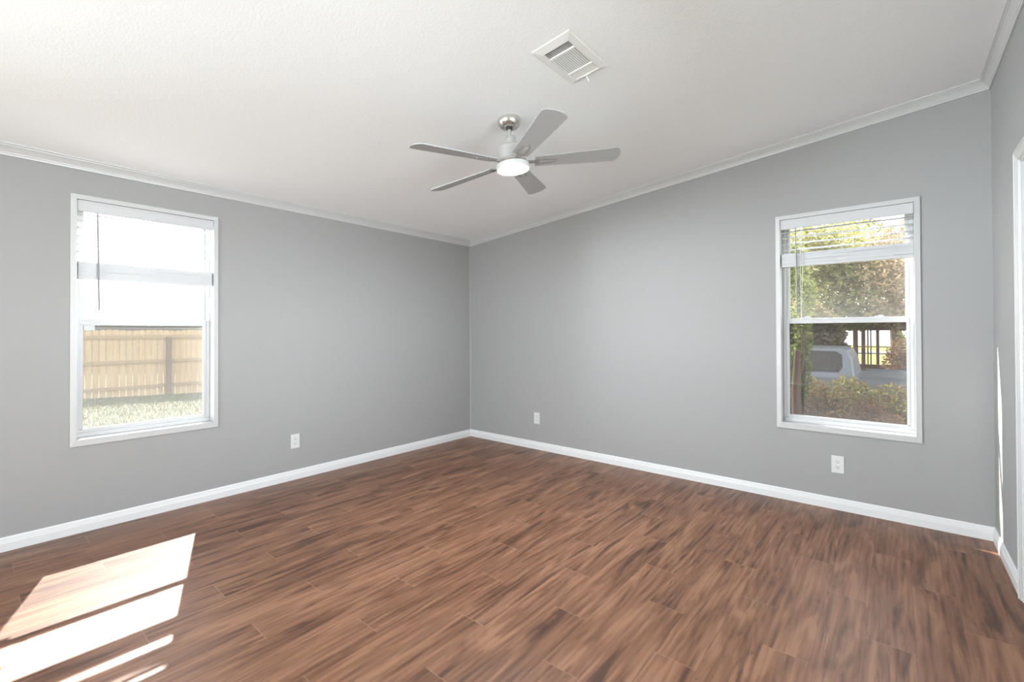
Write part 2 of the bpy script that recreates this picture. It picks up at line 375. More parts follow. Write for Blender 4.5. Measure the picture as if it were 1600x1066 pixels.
# ------------------------------------------------------------------ blinds
def make_blind(hole, mk, zst_top, zst_bot, wand_u, wand_bot, droop, clear, sw, tl, label):
    h0, h1, z0, z1 = hole; u0, u1 = h0+.006, h1-.006
    root = empty('window_blind', mk((h0+h1)/2, .025, z1), label, 'blind', 'raised white slatted blinds in the two windows'); inv = root.location.copy()
    def fr(bm, a0, a1, d0, d1, a, b2, bev=0):
        p = mk(a0, d0, a); p2 = mk(a1, d1, b2); x0, x1 = sorted((p[0], p2[0])); y0, y1 = sorted((p[1], p2[1]))
        box(bm, x0-inv.x, x1-inv.x, y0-inv.y, y1-inv.y, a-inv.z, b2-inv.z, bev)
    bm = B(); fr(bm, u0, u1, .006, .050, z1-.045, z1-.003, .002); obj('headrail', bm, 'vinyl', root)
    bm = B(); fr(bm, u0-.002, u1+.002, -.006, .004, z1-.074, z1-.004, .002); fr(bm, u0-.002, u1+.002, -.008, .004, z1-.019, z1-.013, .001)
    fr(bm, u0-.002, u1+.002, -.008, .004, z1-.070, z1-.064, .001); obj('valance', bm, 'slat', root)
    def slat(zf, tilt, d=.027, wd=.0195, th=.003):
        bm = B(); n = 10
        top = []
        for i in range(n+1):
            u = u0+.004 + (u1-u0-.008)*i/n; row = []
            for s in (-1, 0, 1):
                row.append((mk(u, d+s*wd, zf(i/n)+s*tilt + (.0025 if s == 0 else 0)) - inv))
            top.append(row)
        V = [[[bm.verts.new(p + Vector((0, 0, h))) for p in row] for row in top] for h in (0, -th)]
        for i in range(n):
            for s in (0, 1):
                for h in (0, 1): bm.faces.new((V[h][i][s], V[h][i][s+1], V[h][i+1][s+1], V[h][i+1][s]))
            for s in (0, 2): bm.faces.new((V[0][i][s], V[0][i+1][s], V[1][i+1][s], V[1][i][s]))
        for i in (0, n):
            for s in (0, 1): bm.faces.new((V[0][i][s], V[0][i][s+1], V[1][i][s+1], V[1][i][s]))
        obj('slat', bm, 'slat', root)
    # hanging slats
    z = z1-.088; k_ = 0
    while z > zst_top+clear:
        slat(lambda f, z=z, k_=k_: z + droop*math.sin(f*3.1+k_)*.5 + random.uniform(-.001, .001), tl, .027, sw); z -= .044; k_ += 1
    # gathered slats, slightly uneven
    ns = 13; step = (zst_top - zst_bot - .02)/ns
    for i in range(ns):
        zz = zst_bot+.022 + step*i; dd = random.uniform(-.002, .002) - (.005 if i % 4 == 1 else 0)
        slat(lambda f, zz=zz, i=i: zz + .0012*math.sin(f*6+i), .001, .027+dd, .0235, step+.0006)
    bm = B(); fr(bm, u0+.003, u1-.003, .003, .051, zst_bot, zst_bot+.018, .003); obj('bottom_rail', bm, 'slat', root)
    for f in (.16, .5, .84):
        bm = B(); u = h0+(h1-h0)*f
        for d in (.0005, .0535): tube(bm, [mk(u, d, z1-.045)-inv, mk(u, d, zst_top)-inv], .0009, 5)
        # slack loops of ladder tape bunched at the stack
        for q_ in range(3):
            zb = zst_top-.01-.03*q_; s = .018+.006*q_
            tube(bm, [mk(u-s, 0, zb)-inv, mk(u-s*.4, -.006, zb-.012)-inv, mk(u+s*.5, -.006, zb-.010)-inv, mk(u+s, 0, zb+.003)-inv], .0013, 5)
        obj('ladder_cord', bm, 'cord', root)
    bm = B(); tube(bm, [mk(wand_u, -.012, z1-.075)-inv, mk(wand_u+.004, -.014, 1.7)-inv, mk(wand_u+.008, -.013, wand_bot)-inv], [.0045, .0052, .0058], 6); obj('wand', bm, 'wand', root)
    bm = B()
    lu = h1-.035 if hole is WL else wand_u+.03
    for q_ in (0, .006): tube(bm, [mk(lu+q_, -.010, z1-.074)-inv, mk(lu+q_*2, -.011, zst_bot)-inv, mk(lu+q_*.6, -.011, wand_bot-.02)-inv], .0012, 5)
    tube(bm, [mk(lu+.003, -.011, wand_bot-.02)-inv, mk(lu+.003, -.011, wand_bot-.05)-inv], [.003, .006], 6)
    obj('lift_cord', bm, 'cord', root)
    return root
make_blind(WL, mkL, 1.672, 1.562, -3.297, 1.365, .02, .068, .0195, .002, 'raised white slatted blind in the window facing the wooden fence')
make_blind(WR, mkR, 1.785, 1.685, 3.302, 1.347, .004, .025, .024, .008, 'raised white slatted blind in the window facing the parked pickup')

# ------------------------------------------------------------------ door beside the right corner, unseen patio door added for fill light
root = empty('door_1', (W, -1.19, 0), 'white door in a stepped white casing at the right edge', 'door', kind='structure')
CAS = [(0, 0), (0, .010), (.006, .016), (.016, .018), (.020, .014), (.034, .012), (.040, .009), (.052, .008), (.056, 0)]   # (outward, depth)
bm = B(); path = [(DR[1], 0.0), (DR[1], DR[3]), (DR[0], DR[3]), (DR[0], 0.0)]
rows = []
for i, (yy, zz) in enumerate(path):
    sy = 1 if i < 2 else -1; szz = 1 if i in (1, 2) else 0
    rows.append([bm.verts.new((-d, yy+1.19+sy*(.056-u), zz+szz*(.056-u))) for u, d in CAS])
for a, c in zip(rows, rows[1:]):
    for i in range(len(CAS)-1): bm.faces.new((a[i], a[i+1], c[i+1], c[i]))
bm.faces.new(rows[0]); bm.faces.new(rows[-1][::-1]); obj('casing', bm, 'trim', root)
bm = B(); box(bm, 0, T, DR[1]+1.19-.012, DR[1]+1.19, 0, DR[3]); box(bm, 0, T, DR[0]+1.19, DR[0]+1.19+.012, 0, DR[3]); box(bm, 0, T, DR[0]+1.19, DR[1]+1.19, DR[3]-.012, DR[3]); obj('jamb', bm, 'trim', root)
bm = B(); ya, yb = DR[0]+1.205, DR[1]+1.175; box(bm, .05, .085, ya, yb, .01, DR[3]-.015, .003)
for z0_, z1_ in ((.18, .85), (1.0, 1.82)):
    for y0_, y1_ in ((ya+.11, (ya+yb)/2-.05), ((ya+yb)/2+.05, yb-.11)): box(bm, .044, .06, y0_, y1_, z0_, z1_, .01)
lf = obj('leaf', bm, 'trim', root)
bm = B(); tube(bm, [(.05, ya+.07, .95), (.02, ya+.07, .95), (.0, ya+.07, .95), (-.012, ya+.07, .95)], [.012, .012, .027, .02], 16); obj('door_knob', bm, 'nickel', lf, True)
root = empty('added_door_2', (2.1, -L, 0), 'white framed sliding glass door added behind the camera for fill light', 'door', kind='structure')
bm = B(); x0, x1, hz = PD[0]-2.1, PD[1]-2.1, PD[3]
for q_ in ((x0-.06, x0, -.01, .014, 0, hz), (x1, x1+.06, -.01, .014, 0, hz), (x0-.06, x1+.06, -.01, .014, hz, hz+.06)): box(bm, *q_, .003)
obj('casing', bm, 'trim', root)
for a, c, yy in ((x0, .03, -.06), (-.03, x1, -.10)):
    bm = B(); box(bm, a, a+.06, yy-.03, yy, .02, hz-.01, .003); box(bm, c-.06, c, yy-.03, yy, .02, hz-.01, .003); box(bm, a, c, yy-.03, yy, .02, .1, .003); box(bm, a, c, yy-.03, yy, hz-.08, hz-.01, .003)
    f_ = obj('frame', bm, 'vinyl', root); bm = B(); box(bm, a+.055, c-.055, yy-.017, yy-.013, .095, hz-.075); obj('pane', bm, 'glass_r', f_)
bm = B(); box(bm, x0, x1, -.14, 0, -.02, .02, .004); obj('track', bm, 'vinyl', root)

# ------------------------------------------------------------------ electrical outlets
def make_outlet():
    root = empty('wall_outlet', (0, 0, 0))          # local: faces -Y
    bm = B(); box(bm, -.036, .036, -.0055, 0, -.0585, .0585, .0022); obj('cover_plate', bm, 'plate', root)
    for s in (-1, 1):
        bm = B(); zc_ = s*.0195; pts = []
        for i in range(28):
            a = 2*math.pi*i/28; pts.append((max(-.0165, min(.0165, .0185*math.cos(a))), zc_+max(-.0135, min(.0135, .0165*math.sin(a)))))
        prism(bm, pts, -.004, -.0075, lambda u, v, ww: (u, ww, v)); rc = obj('receptacle', bm, 'plate', root)
        bm = B()
        for u, hh in ((-.0065, .0045), (.0065, .0038)): box(bm, u-.0013, u+.0013, -.0078, -.0072, zc_+.003-hh, zc_+.003+hh)
        pts = [(.0028*math.cos(a), zc_-.0085+.0028*math.sin(a)) for a in [2*math.pi*i/12 for i in range(12)]]
        prism(bm, pts, -.0072, -.0078, lambda u, v, ww: (u, ww, v)); obj('slots', bm, 'slot', rc)
    bm = B(); pts = [(.003*math.cos(a), .003*math.sin(a)) for a in [2*math.pi*i/12 for i in range(12)]]
    prism(bm, pts, -.005, -.0063, lambda u, v, ww: (u, ww, v)); obj('screw', bm, 'cord', root)
    return root
ol = make_outlet(); g = 'wall outlets above the baseboards'
for i, (x, y, z, rz, lab) in enumerate(((0, -2.059, .318, math.pi/2, 'white double outlet low on the wall with the fence-facing window'),
                                   (.976, 0, .322, 0, 'white double outlet near the corner of the two grey walls'),
                                   (3.538, 0, .308, 0, 'white double outlet below the window facing the pickup'))):
    o = ol if i == 0 else copy_tree(ol)
    o.location = (x, y, z); o.rotation_euler = (0, 0, rz); tag(o, lab, 'outlet', g)

# ------------------------------------------------------------------ ceiling vent
th = math.atan(SL)
vent = empty('ceiling_vent', (2.655, -1.958, zc(2.655)), 'white louvred air vent set in the sloping ceiling', 'vent', rot=(0, -th, 0))
X0, X1, Y0, Y1 = -.103, .103, -.177, .177       # plate, local x up-slope, local y towards the gable wall
ox0, ox1, oy0, oy1 = -.070, .070, -.130, .150   # opening
bm = B()
def fring(z0_, z1_, a0, a1, b0, b1, i0, i1, j0, j1):
    oo = [(a0, b0), (a1, b0), (a1, b1), (a0, b1)]; ii = [(i0, j0), (i1, j0), (i1, j1), (i0, j1)]
    A = [bm.verts.new((x, y, 0)) for x, y in oo]; Bv = [bm.verts.new((x*.985, y*.99, z0_)) for x, y in oo]
    Cc = [bm.verts.new((x, y, z1_)) for x, y in ii]; D = [bm.verts.new((x, y, 0)) for x, y in ii]
    for a, b2 in ((A, Bv), (Bv, Cc), (Cc, D)):
        for i in range(4): bm.faces.new((a[i], a[(i+1) % 4], b2[(i+1) % 4], b2[i]))
fring(-.004, -.010, X0, X1, Y0, Y1, ox0, ox1, oy0, oy1); obj('face_plate', bm, 'ventwhite', vent)
bm = B(); box(bm, ox0-.005, ox1+.005, oy0-.005, oy1+.005, -.0012, -.0004); obj('duct_shade_sheet', bm, 'dark', vent)  # dark sheet stands in for the shade inside the duct
def louvre(cx_, cy_, ln, along, tilt, wd=.0085):
    bm = B(); c_, s_ = math.cos(tilt)*wd/2, math.sin(tilt)*wd/2
    for sgn in (1,):
        if along == 'x':
            pts = [(-c_, -s_), (c_, s_), (c_, s_+.0009), (-c_, -s_+.0009)]
            prism(bm, pts, cx_-ln/2, cx_+ln/2, lambda u, v, ww: (ww, cy_+u, -.0062+v))
        else:
            pts = [(-c_, -s_), (c_, s_), (c_, s_+.0009), (-c_, -s_+.0009)]
            prism(bm, pts, cy_-ln/2, cy_+ln/2, lambda u, v, ww: (cx_+u, ww, -.0056+v))
    obj('louvre', bm, 'ventwhite', vent)
for i in range(5): louvre(0, oy0+.0075+i*.0105, ox1-ox0, 'x', .05, .0040)
for yy in (-.073, .089): 
    bm = B(); box(bm, ox0, ox1, yy-.006, yy+.006, -.0102, -.001, .001); obj('divider', bm, 'ventwhite', vent)
for i in range(13): louvre(ox0+.006+i*.0107, .008, .15, 'y', .2, .0074)
for i in range(6): louvre(0, .100+i*.0088, ox1-ox0, 'x', -.12, .0086)
bm = B(); tube(bm, [(-.008, .155, -.006), (-.008, .165, -.016), (-.010, .180, -.026)], [.003, .003, .004], 6); box(bm, -.03, .02, .1515, .1545, -.0115, -.008); obj('damper_lever', bm, 'ventwhite', vent)

# ------------------------------------------------------------------ ceiling fan
FX, FY = 2.0900, -1.7510
fan = empty('ceiling_fan', (FX, FY, 2.226), 'five bladed silver ceiling fan with a lit round lamp', 'ceiling fan')
zt = zc(FX)-2.226
bm = B(); lathe(bm, [(0, zt+.01), (.069, zt+.01), (.070, zt-.006), (.069, zt-.016), (.064, zt-.030), (.054, zt-.043), (.043, zt-.049), (.030, zt-.050), (.022, zt-.046), (.016, zt-.042), (0, zt-.042)])
cn = obj('canopy', bm, 'nickel', fan, True)
bm = B(); lathe(bm, [(0, zt-.046), (.020, zt-.046), (.018, zt-.056), (.012, zt-.060), (0, zt-.060)], 24); obj('hanger_ball', bm, 'slot', cn, True)
for a in (.6, 2.7, 4.8):
    bm = B(); x, y = .036*math.cos(a), .036*math.sin(a); tube(bm, [(x, y, zt-.046), (x, y, zt-.052)], .004, 8); obj('screw', bm, 'nickel', cn)
TX, TY = -.068, -.060           # everything below the ball hangs a little out of plumb
piv = Matrix.Translation((0, 0, zt-.045))
tilt = piv @ Matrix.Rotation(math.atan2(math.hypot(TX, TY), 1), 4, Vector((-TY, TX, 0)).normalized()) @ piv.inverted()
bm = B(); tube(bm, [(0, 0, zt-.05), (0, 0, .14)], .0115, 20); obj('downrod', bm, 'satin', fan, True).matrix_local = tilt
bm = B(); lathe(bm, [(0, .158), (.013, .158), (.028, .156), (.033, .150), (.034, .143), (.034, .105), (.034, .094), (0, .094)]); obj('coupling_cover', bm, 'satin', fan, True).matrix_local = tilt
bm = B(); lathe(bm, [(0, .101), (.050, .100), (.075, .097), (.081, .090), (.082, .030), (.082, .018), (.079, .014), (0, .014)]); obj('motor_housing', bm, 'satin', fan, True).matrix_local = tilt
bm = B(); lathe(bm, [(0, .016), (.076, .016), (.086, .010), (.087, .002), (.080, -.004), (0, -.004)]); obj('flywheel', bm, 'nickel', fan, True).matrix_local = tilt
bm = B(); lathe(bm, [(0, -.006), (.090, -.006), (.096, -.009), (.098, -.016), (.098, -.036), (.096, -.040), (.092, -.041), (0, -.041)]); kit = obj('light_kit', bm, 'fanwhite', fan, True); kit.matrix_local = tilt
bm = B(); lathe(bm, [(.0925, -.0395), (.0920, -.0415), (.08, -.0430), (.04, -.0440), (0, -.0445)]); lp = obj('lamp_shade', bm, 'lamp', fan, True); lp.matrix_local = tilt
lp['label'] = 'glowing white round diffuser'
def blade(phase):
    pit = -.20; r0, r1, wi, wo = .135, .648, .098, .136
    out = []
    out.append((r0, -wi/2+.006)); out.append((r0+.006, -wi/2))
    for i in range(9):                      # long edge, then bowed tip with one softer corner
        f = i/8; out.append((r0+.02+(r1-.035-r0-.02)*f, -(wi+(wo-wi)*f)/2))
    for i in range(1, 15):
        f = i/14; y = -wo/2 + wo*f; s = (f-.5)*2
        out.append((r1 - .022*s*s - (.012*max(0, s-.78)/.22 if s > .78 else 0) - (.004*max(0, -s-.85)/.15 if s < -.85 else 0), y))
    for i in range(9):
        f = 1-i/8; out.append((r0+.02+(r1-.045-r0-.02)*f, (wi+(wo-wi)*f)/2))
    out.append((r0+.006, wi/2)); out.append((r0, wi/2-.006))
    A = Matrix.Rotation(phase, 4, 'Z') @ Matrix.Rotation(pit, 4, 'X')
    Mx = tilt @ A
    bm = B(); prism(bm, out, -.003, .003, lambda u, v, ww: (u, v, ww)); bm.transform(Mx); bl = obj('blade', bm, 'blade', fan)
    bm = B(); pl = [(.135, -.024), (.150, -.030), (.235, -.026), (.262, -.014), (.268, 0), (.262, .014), (.235, .026), (.150, .030), (.135, .024)]
    prism(bm, pl, -.0065, -.0028, lambda u, v, ww: (u, v, ww))
    slot = []
    bmesh.ops.bevel(bm, geom=[e for e in bm.edges if all(v.co.z < -.006 for v in e.verts)], offset=.0015, segments=1, affect='EDGES')
    box(bm, .072, .145, -.014, .014, -.006, .002, .002)
    bm.transform(Mx); ir = obj('blade_iron', bm, 'iron', bl)
    bm = B(); box(bm, .158, .245, -.010, .010, -.0070, -.0060, .0002); bm.transform(Mx); obj('slot', bm, 'blade', ir)
    for u, v in ((.17, -.018), (.17, .018), (.252, 0)):
        bm = B(); tube(bm, [(u, v, -.006), (u, v, -.0088)], .0045, 8); bm.transform(Mx); obj('screw', bm, 'satin', ir)
PH = .712
for k_, dph in enumerate((0, 0, 0, 0, 0)): blade(PH + 2*math.pi*k_/5 - dph)
#EXTERIOR
# ------------------------------------------------------------------ outdoors
ALB = .76                      # outdoor surfaces are darker than they photograph under the bright sky
def outfar(r, g, b): c = srgb(r, g, b); return (c[0]*.62, c[1]*.62, c[2]*.62, 1)
def out(r, g, b): c = srgb(r, g, b); return (c[0]*ALB, c[1]*ALB, c[2]*ALB, 1)
def gz(x, y): return -.575 - .012*max(-16, min(10, x)) - .04*max(-6, min(14, y))
M['grass'] = mottled('lawn', [(.3, out(84, 86, 58)), (.5, out(104, 107, 72)), (.7, out(126, 122, 98))], 3.0, .9)
M['far_lawn'] = mottled('far_lawn', [(.3, out(128, 134, 66)), (.5, out(152, 158, 80)), (.7, out(176, 176, 100))], 1.0, .9)
M['grassblade'] = mottled('grass_blades', [(.3, out(96, 104, 60)), (.55, out(124, 130, 80)), (.75, out(160, 152, 122))], 5.0, .8)
M['cedar'] = mottled('cedar_boards', [(.25, out(216, 180, 136)), (.5, out(230, 198, 154)), (.75, out(238, 212, 172))], 2.2, .85, stretch=(1, 6, .5))
M['cedar_rail'] = simple('cedar_rail', out(198, 170, 134), .9)
M['cedar_post'] = simple('weathered_post', out(150, 128, 110), .9)
M['siding'] = simple('grey_siding', out(150, 148, 152), .8)
M['metalroof'] = simple('pale_metal_roof', (.6, .6, .61, 1), .5)
M['bark'] = mottled('bark', [(.3, out(66, 48, 38)), (.7, out(106, 82, 68))], 9, .9, stretch=(1, 1, .2))
M['timber'] = mottled('dark_timber', [(.3, out(92, 62, 50)), (.7, out(120, 84, 68))], 5, .8)
M['silver'] = simple('silver_blue_paint', out(124, 127, 133), .4, .2, coat=.3)
M['carpaint'] = simple('dark_grey_car_paint', out(112, 118, 126), .3, .35, coat=.5)
M['tint'] = simple('tinted_vehicle_glass', (.05, .042, .038, 1), .25, spec=.25)
M['rubber'] = simple('tyre_rubber', (.03, .03, .03, 1), .8)
M['alloy'] = simple('wheel_alloy', (.6, .6, .62, 1), .35, .8)
M['redlens'] = simple('red_tail_lens', (.45, .02, .02, 1), .25)
M['chrome'] = simple('vehicle_chrome', (.8, .8, .82, 1), .12, 1)
def leafmat(name, stops, scale=2.2):
    m, t, b = mat(name); t.nodes.remove(b); q = N(t)
    pos = q.n('NewGeometry').outputs['Position']
    f = q.m('ADD', q.m('MULTIPLY', q.noise(pos, scale, 2), .55), q.m('MULTIPLY', q.noise(pos, 23, 1), .45))
    c = q.ramp(f, stops); d = q.n('BsdfDiffuse'); tl = q.n('BsdfTranslucent'); q.l(c, d.inputs[0]); q.l(c, tl.inputs[0])
    mx = q.n('MixShader'); mx.inputs[0].default_value = .45; q.l(d.outputs[0], mx.inputs[1]); q.l(tl.outputs[0], mx.inputs[2]); q.l(mx.outputs[0], t.nodes['Material Output'].inputs[0])
    M[name] = m
leafmat('leaf_yellow', [(.3, outfar(150, 148, 92)), (.5, outfar(188, 184, 122)), (.7, outfar(222, 216, 170))])
leafmat('leaf_olive', [(.3, outfar(112, 112, 70)), (.5, outfar(152, 150, 98)), (.7, outfar(200, 194, 140))])
leafmat('leaf_brown', [(.3, outfar(142, 118, 94)), (.5, outfar(184, 160, 128)), (.7, outfar(222, 204, 168))])
leafmat('leaf_green', [(.3, out(74, 84, 52)), (.5, out(118, 126, 78)), (.7, out(170, 172, 112))])
leafmat('leaf_hedge', [(.3, out(112, 84, 62)), (.46, out(150, 118, 88)), (.55, out(128, 130, 80)), (.7, out(186, 186, 124))], 1.6)
leafmat('leaf_brownbush', [(.3, out(92, 82, 58)), (.5, out(126, 112, 84)), (.7, out(158, 146, 110))])
leafmat('leaf_dead', [(.3, out(110, 80, 62)), (.5, out(152, 116, 92)), (.7, out(190, 158, 130))])

bm = B(); xs_ = [-60, -30, -16, -12, -8, -4, 0, 2, 4, 6, 10, 16, 40]; ys_ = [-40, -16, -6, -2, 2, 6, 10, 14, 20, 40, 90]
gv = [[bm.verts.new((x, y, gz(x, y)-(.0 if True else 0))) for y in ys_] for x in xs_]
for i in range(len(xs_)-1):
    for j_ in range(len(ys_)-1): bm.faces.new((gv[i][j_], gv[i+1][j_], gv[i+1][j_+1], gv[i][j_+1]))
gnd = tag(obj('ground', bm, 'grass'), 'grassy yard around the house', 'ground', kind='structure'); gnd.data.materials.append(M['far_lawn'])
for p_ in gnd.data.polygons: p_.material_index = 1 if p_.center.y > 15 else 0
# road far off behind the timber carport
bm = B(); box(bm, -60, 40, 55, 60, gz(0, 60)-.1, gz(0, 60)+.13); tag(obj('road', bm, 'siding'), 'pale road beyond the lawn behind the carport', 'road', kind='structure')

rnd_ = random.Random(11)
def tuft_field(name, m, x0, x1, y0, y1, n, h, wd, label, cat, flat=False):
    me = bpy.data.meshes.new(name); vs, fs = [], []
    for _ in range(n):
        x, y = rnd_.uniform(x0, x1), rnd_.uniform(y0, y1); z = gz(x, y); a = rnd_.uniform(0, 6.28); hh = h*rnd_.uniform(.5, 1.2)
        dx, dy = math.cos(a)*wd, math.sin(a)*wd; lx, ly = rnd_.uniform(-.5, .5)*hh, rnd_.uniform(-.5, .5)*hh
        i = len(vs)
        if flat:
            vs += [(x-dx, y-dy, z+.012), (x+dy*.6, y-dx*.6, z+.02), (x+dx, y+dy, z+.014), (x-dy*.6, y+dx*.6, z+.03)]; fs.append((i, i+1, i+2, i+3))
        else:
            vs += [(x-dx, y-dy, z-.005), (x+dx, y+dy, z-.005), (x+lx, y+ly, z+hh)]; fs.append((i, i+1, i+2))
    me.from_pydata(vs, [], fs); o = bpy.data.objects.new(name, me); C.objects.link(o); me.materials.append(M[m])
    return tag(o, label, cat, kind='stuff')
tuft_field('grass', 'grassblade', -11.0, -6.0, -5.5, 2.5, 16000, .06, .006, 'short green grass in front of the wooden fence', 'grass')
tuft_field('fallen_leaves', 'leaf_brown', -10.8, -6.0, -5.0, 2.0, 1300, .03, .035, 'dry leaves scattered over the grass by the fence', 'leaves', True)

# wooden fence seen from its rail side
fx = -11.25; fz = lambda y: gz(fx, y)
fence = empty('wooden_fence', (fx, 0, fz(0)), 'tall tan wooden picket fence across the yard', 'fence')
base = fence.location.copy()
bm = B(); y = -13.0
while y < 9:
    z0_, z1_ = fz(y)-.02, 1.31 + .012*math.sin(y*7.1)
    a, b2 = y+.003, y+.13-.006*rnd_.uniform(.6, 1.8)
    prism(bm, [(a, z0_), (b2, z0_), (b2, z1_-.03), (b2-.03, z1_), (a+.03, z1_), (a, z1_-.03)], -.028, -.012, lambda u, v, ww: (ww, u, v-base.z)); y += .13
obj('picket_panel', bm, 'cedar', fence)
for z in (1.13, .485, -.17):
    bm = B(); box(bm, -.012, .026, -13, 9, z-.045-base.z, z+.045-base.z, .003); obj('rail', bm, 'cedar_rail', fence)
for k_ in range(-5, 4):
    y = -.295 + k_*2.44; bm = B(); box(bm, .026, .115, y-.055, y+.055, fz(y)-.05-base.z, 1.12-base.z, .004); obj('post', bm, 'cedar_post', fence)
# neighbouring house behind the fence
nh = empty('house', (-24, 2, gz(-16, 2)), 'grey house with a pale roof beyond the wooden fence', 'house'); bz = nh.location.z
bm = B(); box(bm, -3.5, 2.0, -12, 11, 0, 1.62-bz); obj('wall', bm, 'siding', nh)
bm = B(); prism(bm, [(2.35, 1.60-bz), (-2, 2.72-bz), (-6.3, 1.60-bz), (-6.3, 1.66-bz), (-2, 2.80-bz), (2.35, 1.66-bz)], -12.5, 11.5, lambda u, v, ww: (u, ww, v)); rf = obj('roof', bm, 'metalroof', nh)
bm = B()
for i in range(40): box(bm, 2.30-.02, 2.30, -12.4+i*.6, -12.38+i*.6, 1.60-bz, 1.665-bz)
box(bm, 2.33, 2.37, -12.5, 11.5, 1.55-bz, 1.665-bz); obj('fascia', bm, 'vinyl', rf)

def foliage(bmv, bmf, blobs, n, size, rnd_):
    tot = sum(r[0]*r[1]*r[2] for _, r in blobs)
    for (c, r) in blobs:
        for _ in range(int(n*r[0]*r[1]*r[2]/tot)):
            d = Vector((rnd_.gauss(0, 1), rnd_.gauss(0, 1), rnd_.gauss(0, 1))).normalized()*(rnd_.random()**.42)
            p = Vector((c[0]+d.x*r[0], c[1]+d.y*r[1], c[2]+d.z*r[2]))
            a = Vector((rnd_.gauss(0, 1), rnd_.gauss(0, 1), rnd_.gauss(0, .7))).normalized(); b2 = a.orthogonal().normalized()
            b2 = (b2*math.cos(t_ := rnd_.uniform(0, 6.28)) + a.cross(b2)*math.sin(t_)); s = size*rnd_.uniform(.6, 1.3); n_ = a.cross(b2)*s*.18
            i = len(bmv); bmv += [p-a*s, p+b2*s*.42+n_, p+a*s, p-b2*s*.42+n_]; bmf += [(i, i+1, i+2), (i, i+2, i+3)]
def leaves(name, m, blobs, n, size, parent, seed):
    r_ = random.Random(seed); v, f = [], []; foliage(v, f, blobs, n, size, r_)
    me = bpy.data.meshes.new(name); me.from_pydata(v, [], f); o = bpy.data.objects.new(name, me); C.objects.link(o); me.materials.append(M[m])
    if parent: o.parent = parent
    return o
def tree(x, y, h, rt, m, blobs, n, size, label, seed, group='trees beyond the pickup'):
    r_ = random.Random(seed); root = empty('tree', (x, y, gz(x, y)), label, 'tree', group)
    bm = B(); pts = [(r_.uniform(-.05, .05)*i, r_.uniform(-.05, .05)*i, h*i/6 - (.15 if i == 0 else 0)) for i in range(7)]
    tube(bm, pts, [rt*(1.15-.12*i) for i in range(7)], 10); tk = obj('trunk', bm, 'bark', root, True)
    for (c, r) in blobs:
        s = Vector(pts[min(6, max(2, int(6*(c[2]-r[2]*.7)/h)))]); bm = B(); e = Vector(c)
        tube(bm, [s, s.lerp(e, .5)+Vector((0, 0, -.05)), e], [rt*.4, rt*.28, rt*.1], 7); obj('branch', bm, 'bark', tk)
    leaves('foliage', m, blobs, n, size, root, seed+1); return root
tree(0.9, 9.1, 3.4, .12, 'leaf_yellow', [((0, 0, 3.1), (1.3, 1.1, 1.3)), ((.7, -.3, 2.5), (.7, .7, .6)), ((.2, .2, 4.4), (1.0, 1.0, .9)), ((.9, -.5, 3.6), (.7, .7, .7))], 6500, .075, 'loose yellow-green tree just above the tall leafy climber', 21)
tree(2.75, 11.2, 4.0, .15, 'leaf_olive', [((0, 0, 3.5), (1.15, 1.0, 1.2)), ((.1, -.3, 2.7), (.8, .7, .5)), ((-.6, -.6, 4.3), (.8, .8, .8))], 6500, .075, 'dense olive-green tree directly behind the pickup cab', 31)
tree(5.6, 11.0, 4.2, .16, 'leaf_brown', [((-1.5, -.3, 3.8), (1.1, 1.0, 1.2)), ((-1.8, -.5, 2.75), (.6, .6, .45)), ((-.3, .2, 4.8), (1.2, 1.0, .8)), ((-.1, 0, 3.4), (.9, .8, .9))], 7500, .075, 'tree with dry tan-brown leaves above the pickup bed', 41)
tree(.0, 19.5, 6, .22, 'leaf_yellow', [((0, 0, 4.6), (2.4, 2.0, 2.3)), ((1.8, 0, 5.6), (1.8, 1.6, 1.6))], 5000, .13, 'tall pale green tree far behind the yellow-green tree', 51)
tree(3.9, 25, 7, .25, 'leaf_olive', [((0, 0, 5.0), (2.2, 2.0, 2.2)), ((-1.6, -.5, 6.8), (1.6, 1.5, 1.3)), ((1.9, 0, 6.4), (1.7, 1.5, 1.5))], 6000, .13, 'tall olive tree farther back above the carport', 61)
tree(-1.9, 7.4, 5, .2, 'leaf_green', [((0, 0, 5.2), (2.0, 1.8, 1.5)), ((1.2, -.6, 6.1), (1.6, 1.4, 1.1))], 5000, .1, 'broad dark green shade tree standing alone beside the driveway', 71)

# shrubs close to the window
def shrub(name, x, y, m, blobs, n, size, label, cat, seed, group=None, stems=5):
    root = empty(name, (x, y, gz(x, y)), label, cat, group); r_ = random.Random(seed); bm = B()
    for i in range(stems):
        c, r = blobs[i % len(blobs)]; bx_, by_ = c[0]+r_.uniform(-.3, .3)*r[0], c[1]+r_.uniform(-.3, .3)*r[1]
        tube(bm, [(bx_*.85, by_*.85, -.05), (bx_, by_, c[2]*.5), (c[0]+r_.uniform(-.5, .5)*r[0], c[1]+r_.uniform(-.5, .5)*r[1], c[2]+r[2]*.5)], [.018, .013, .006], 6)
    leaves('foliage', m, blobs, n, size, root, seed+1); obj('stem', bm, 'bark', root); return root
hb = [((i*.42-2.0, .08*math.sin(i*2.3), .76+.05*math.sin(i*1.7)), (.38, .36, .62)) for i in range(10)]
shrub('hedge', 3.3, 3.1, 'leaf_hedge', hb, 42000, .032, 'low green and brown hedge outside the gable wall window', 'hedge', 81, None, 14)
shrub('dry_shrub', 3.62, 2.38, 'leaf_dead', [((0, 0, .72), (.24, .2, .52)), ((.2, .06, .62), (.18, .18, .45))], 7000, .026, 'dry brown shrub in front of the green hedge', 'shrub', 91)
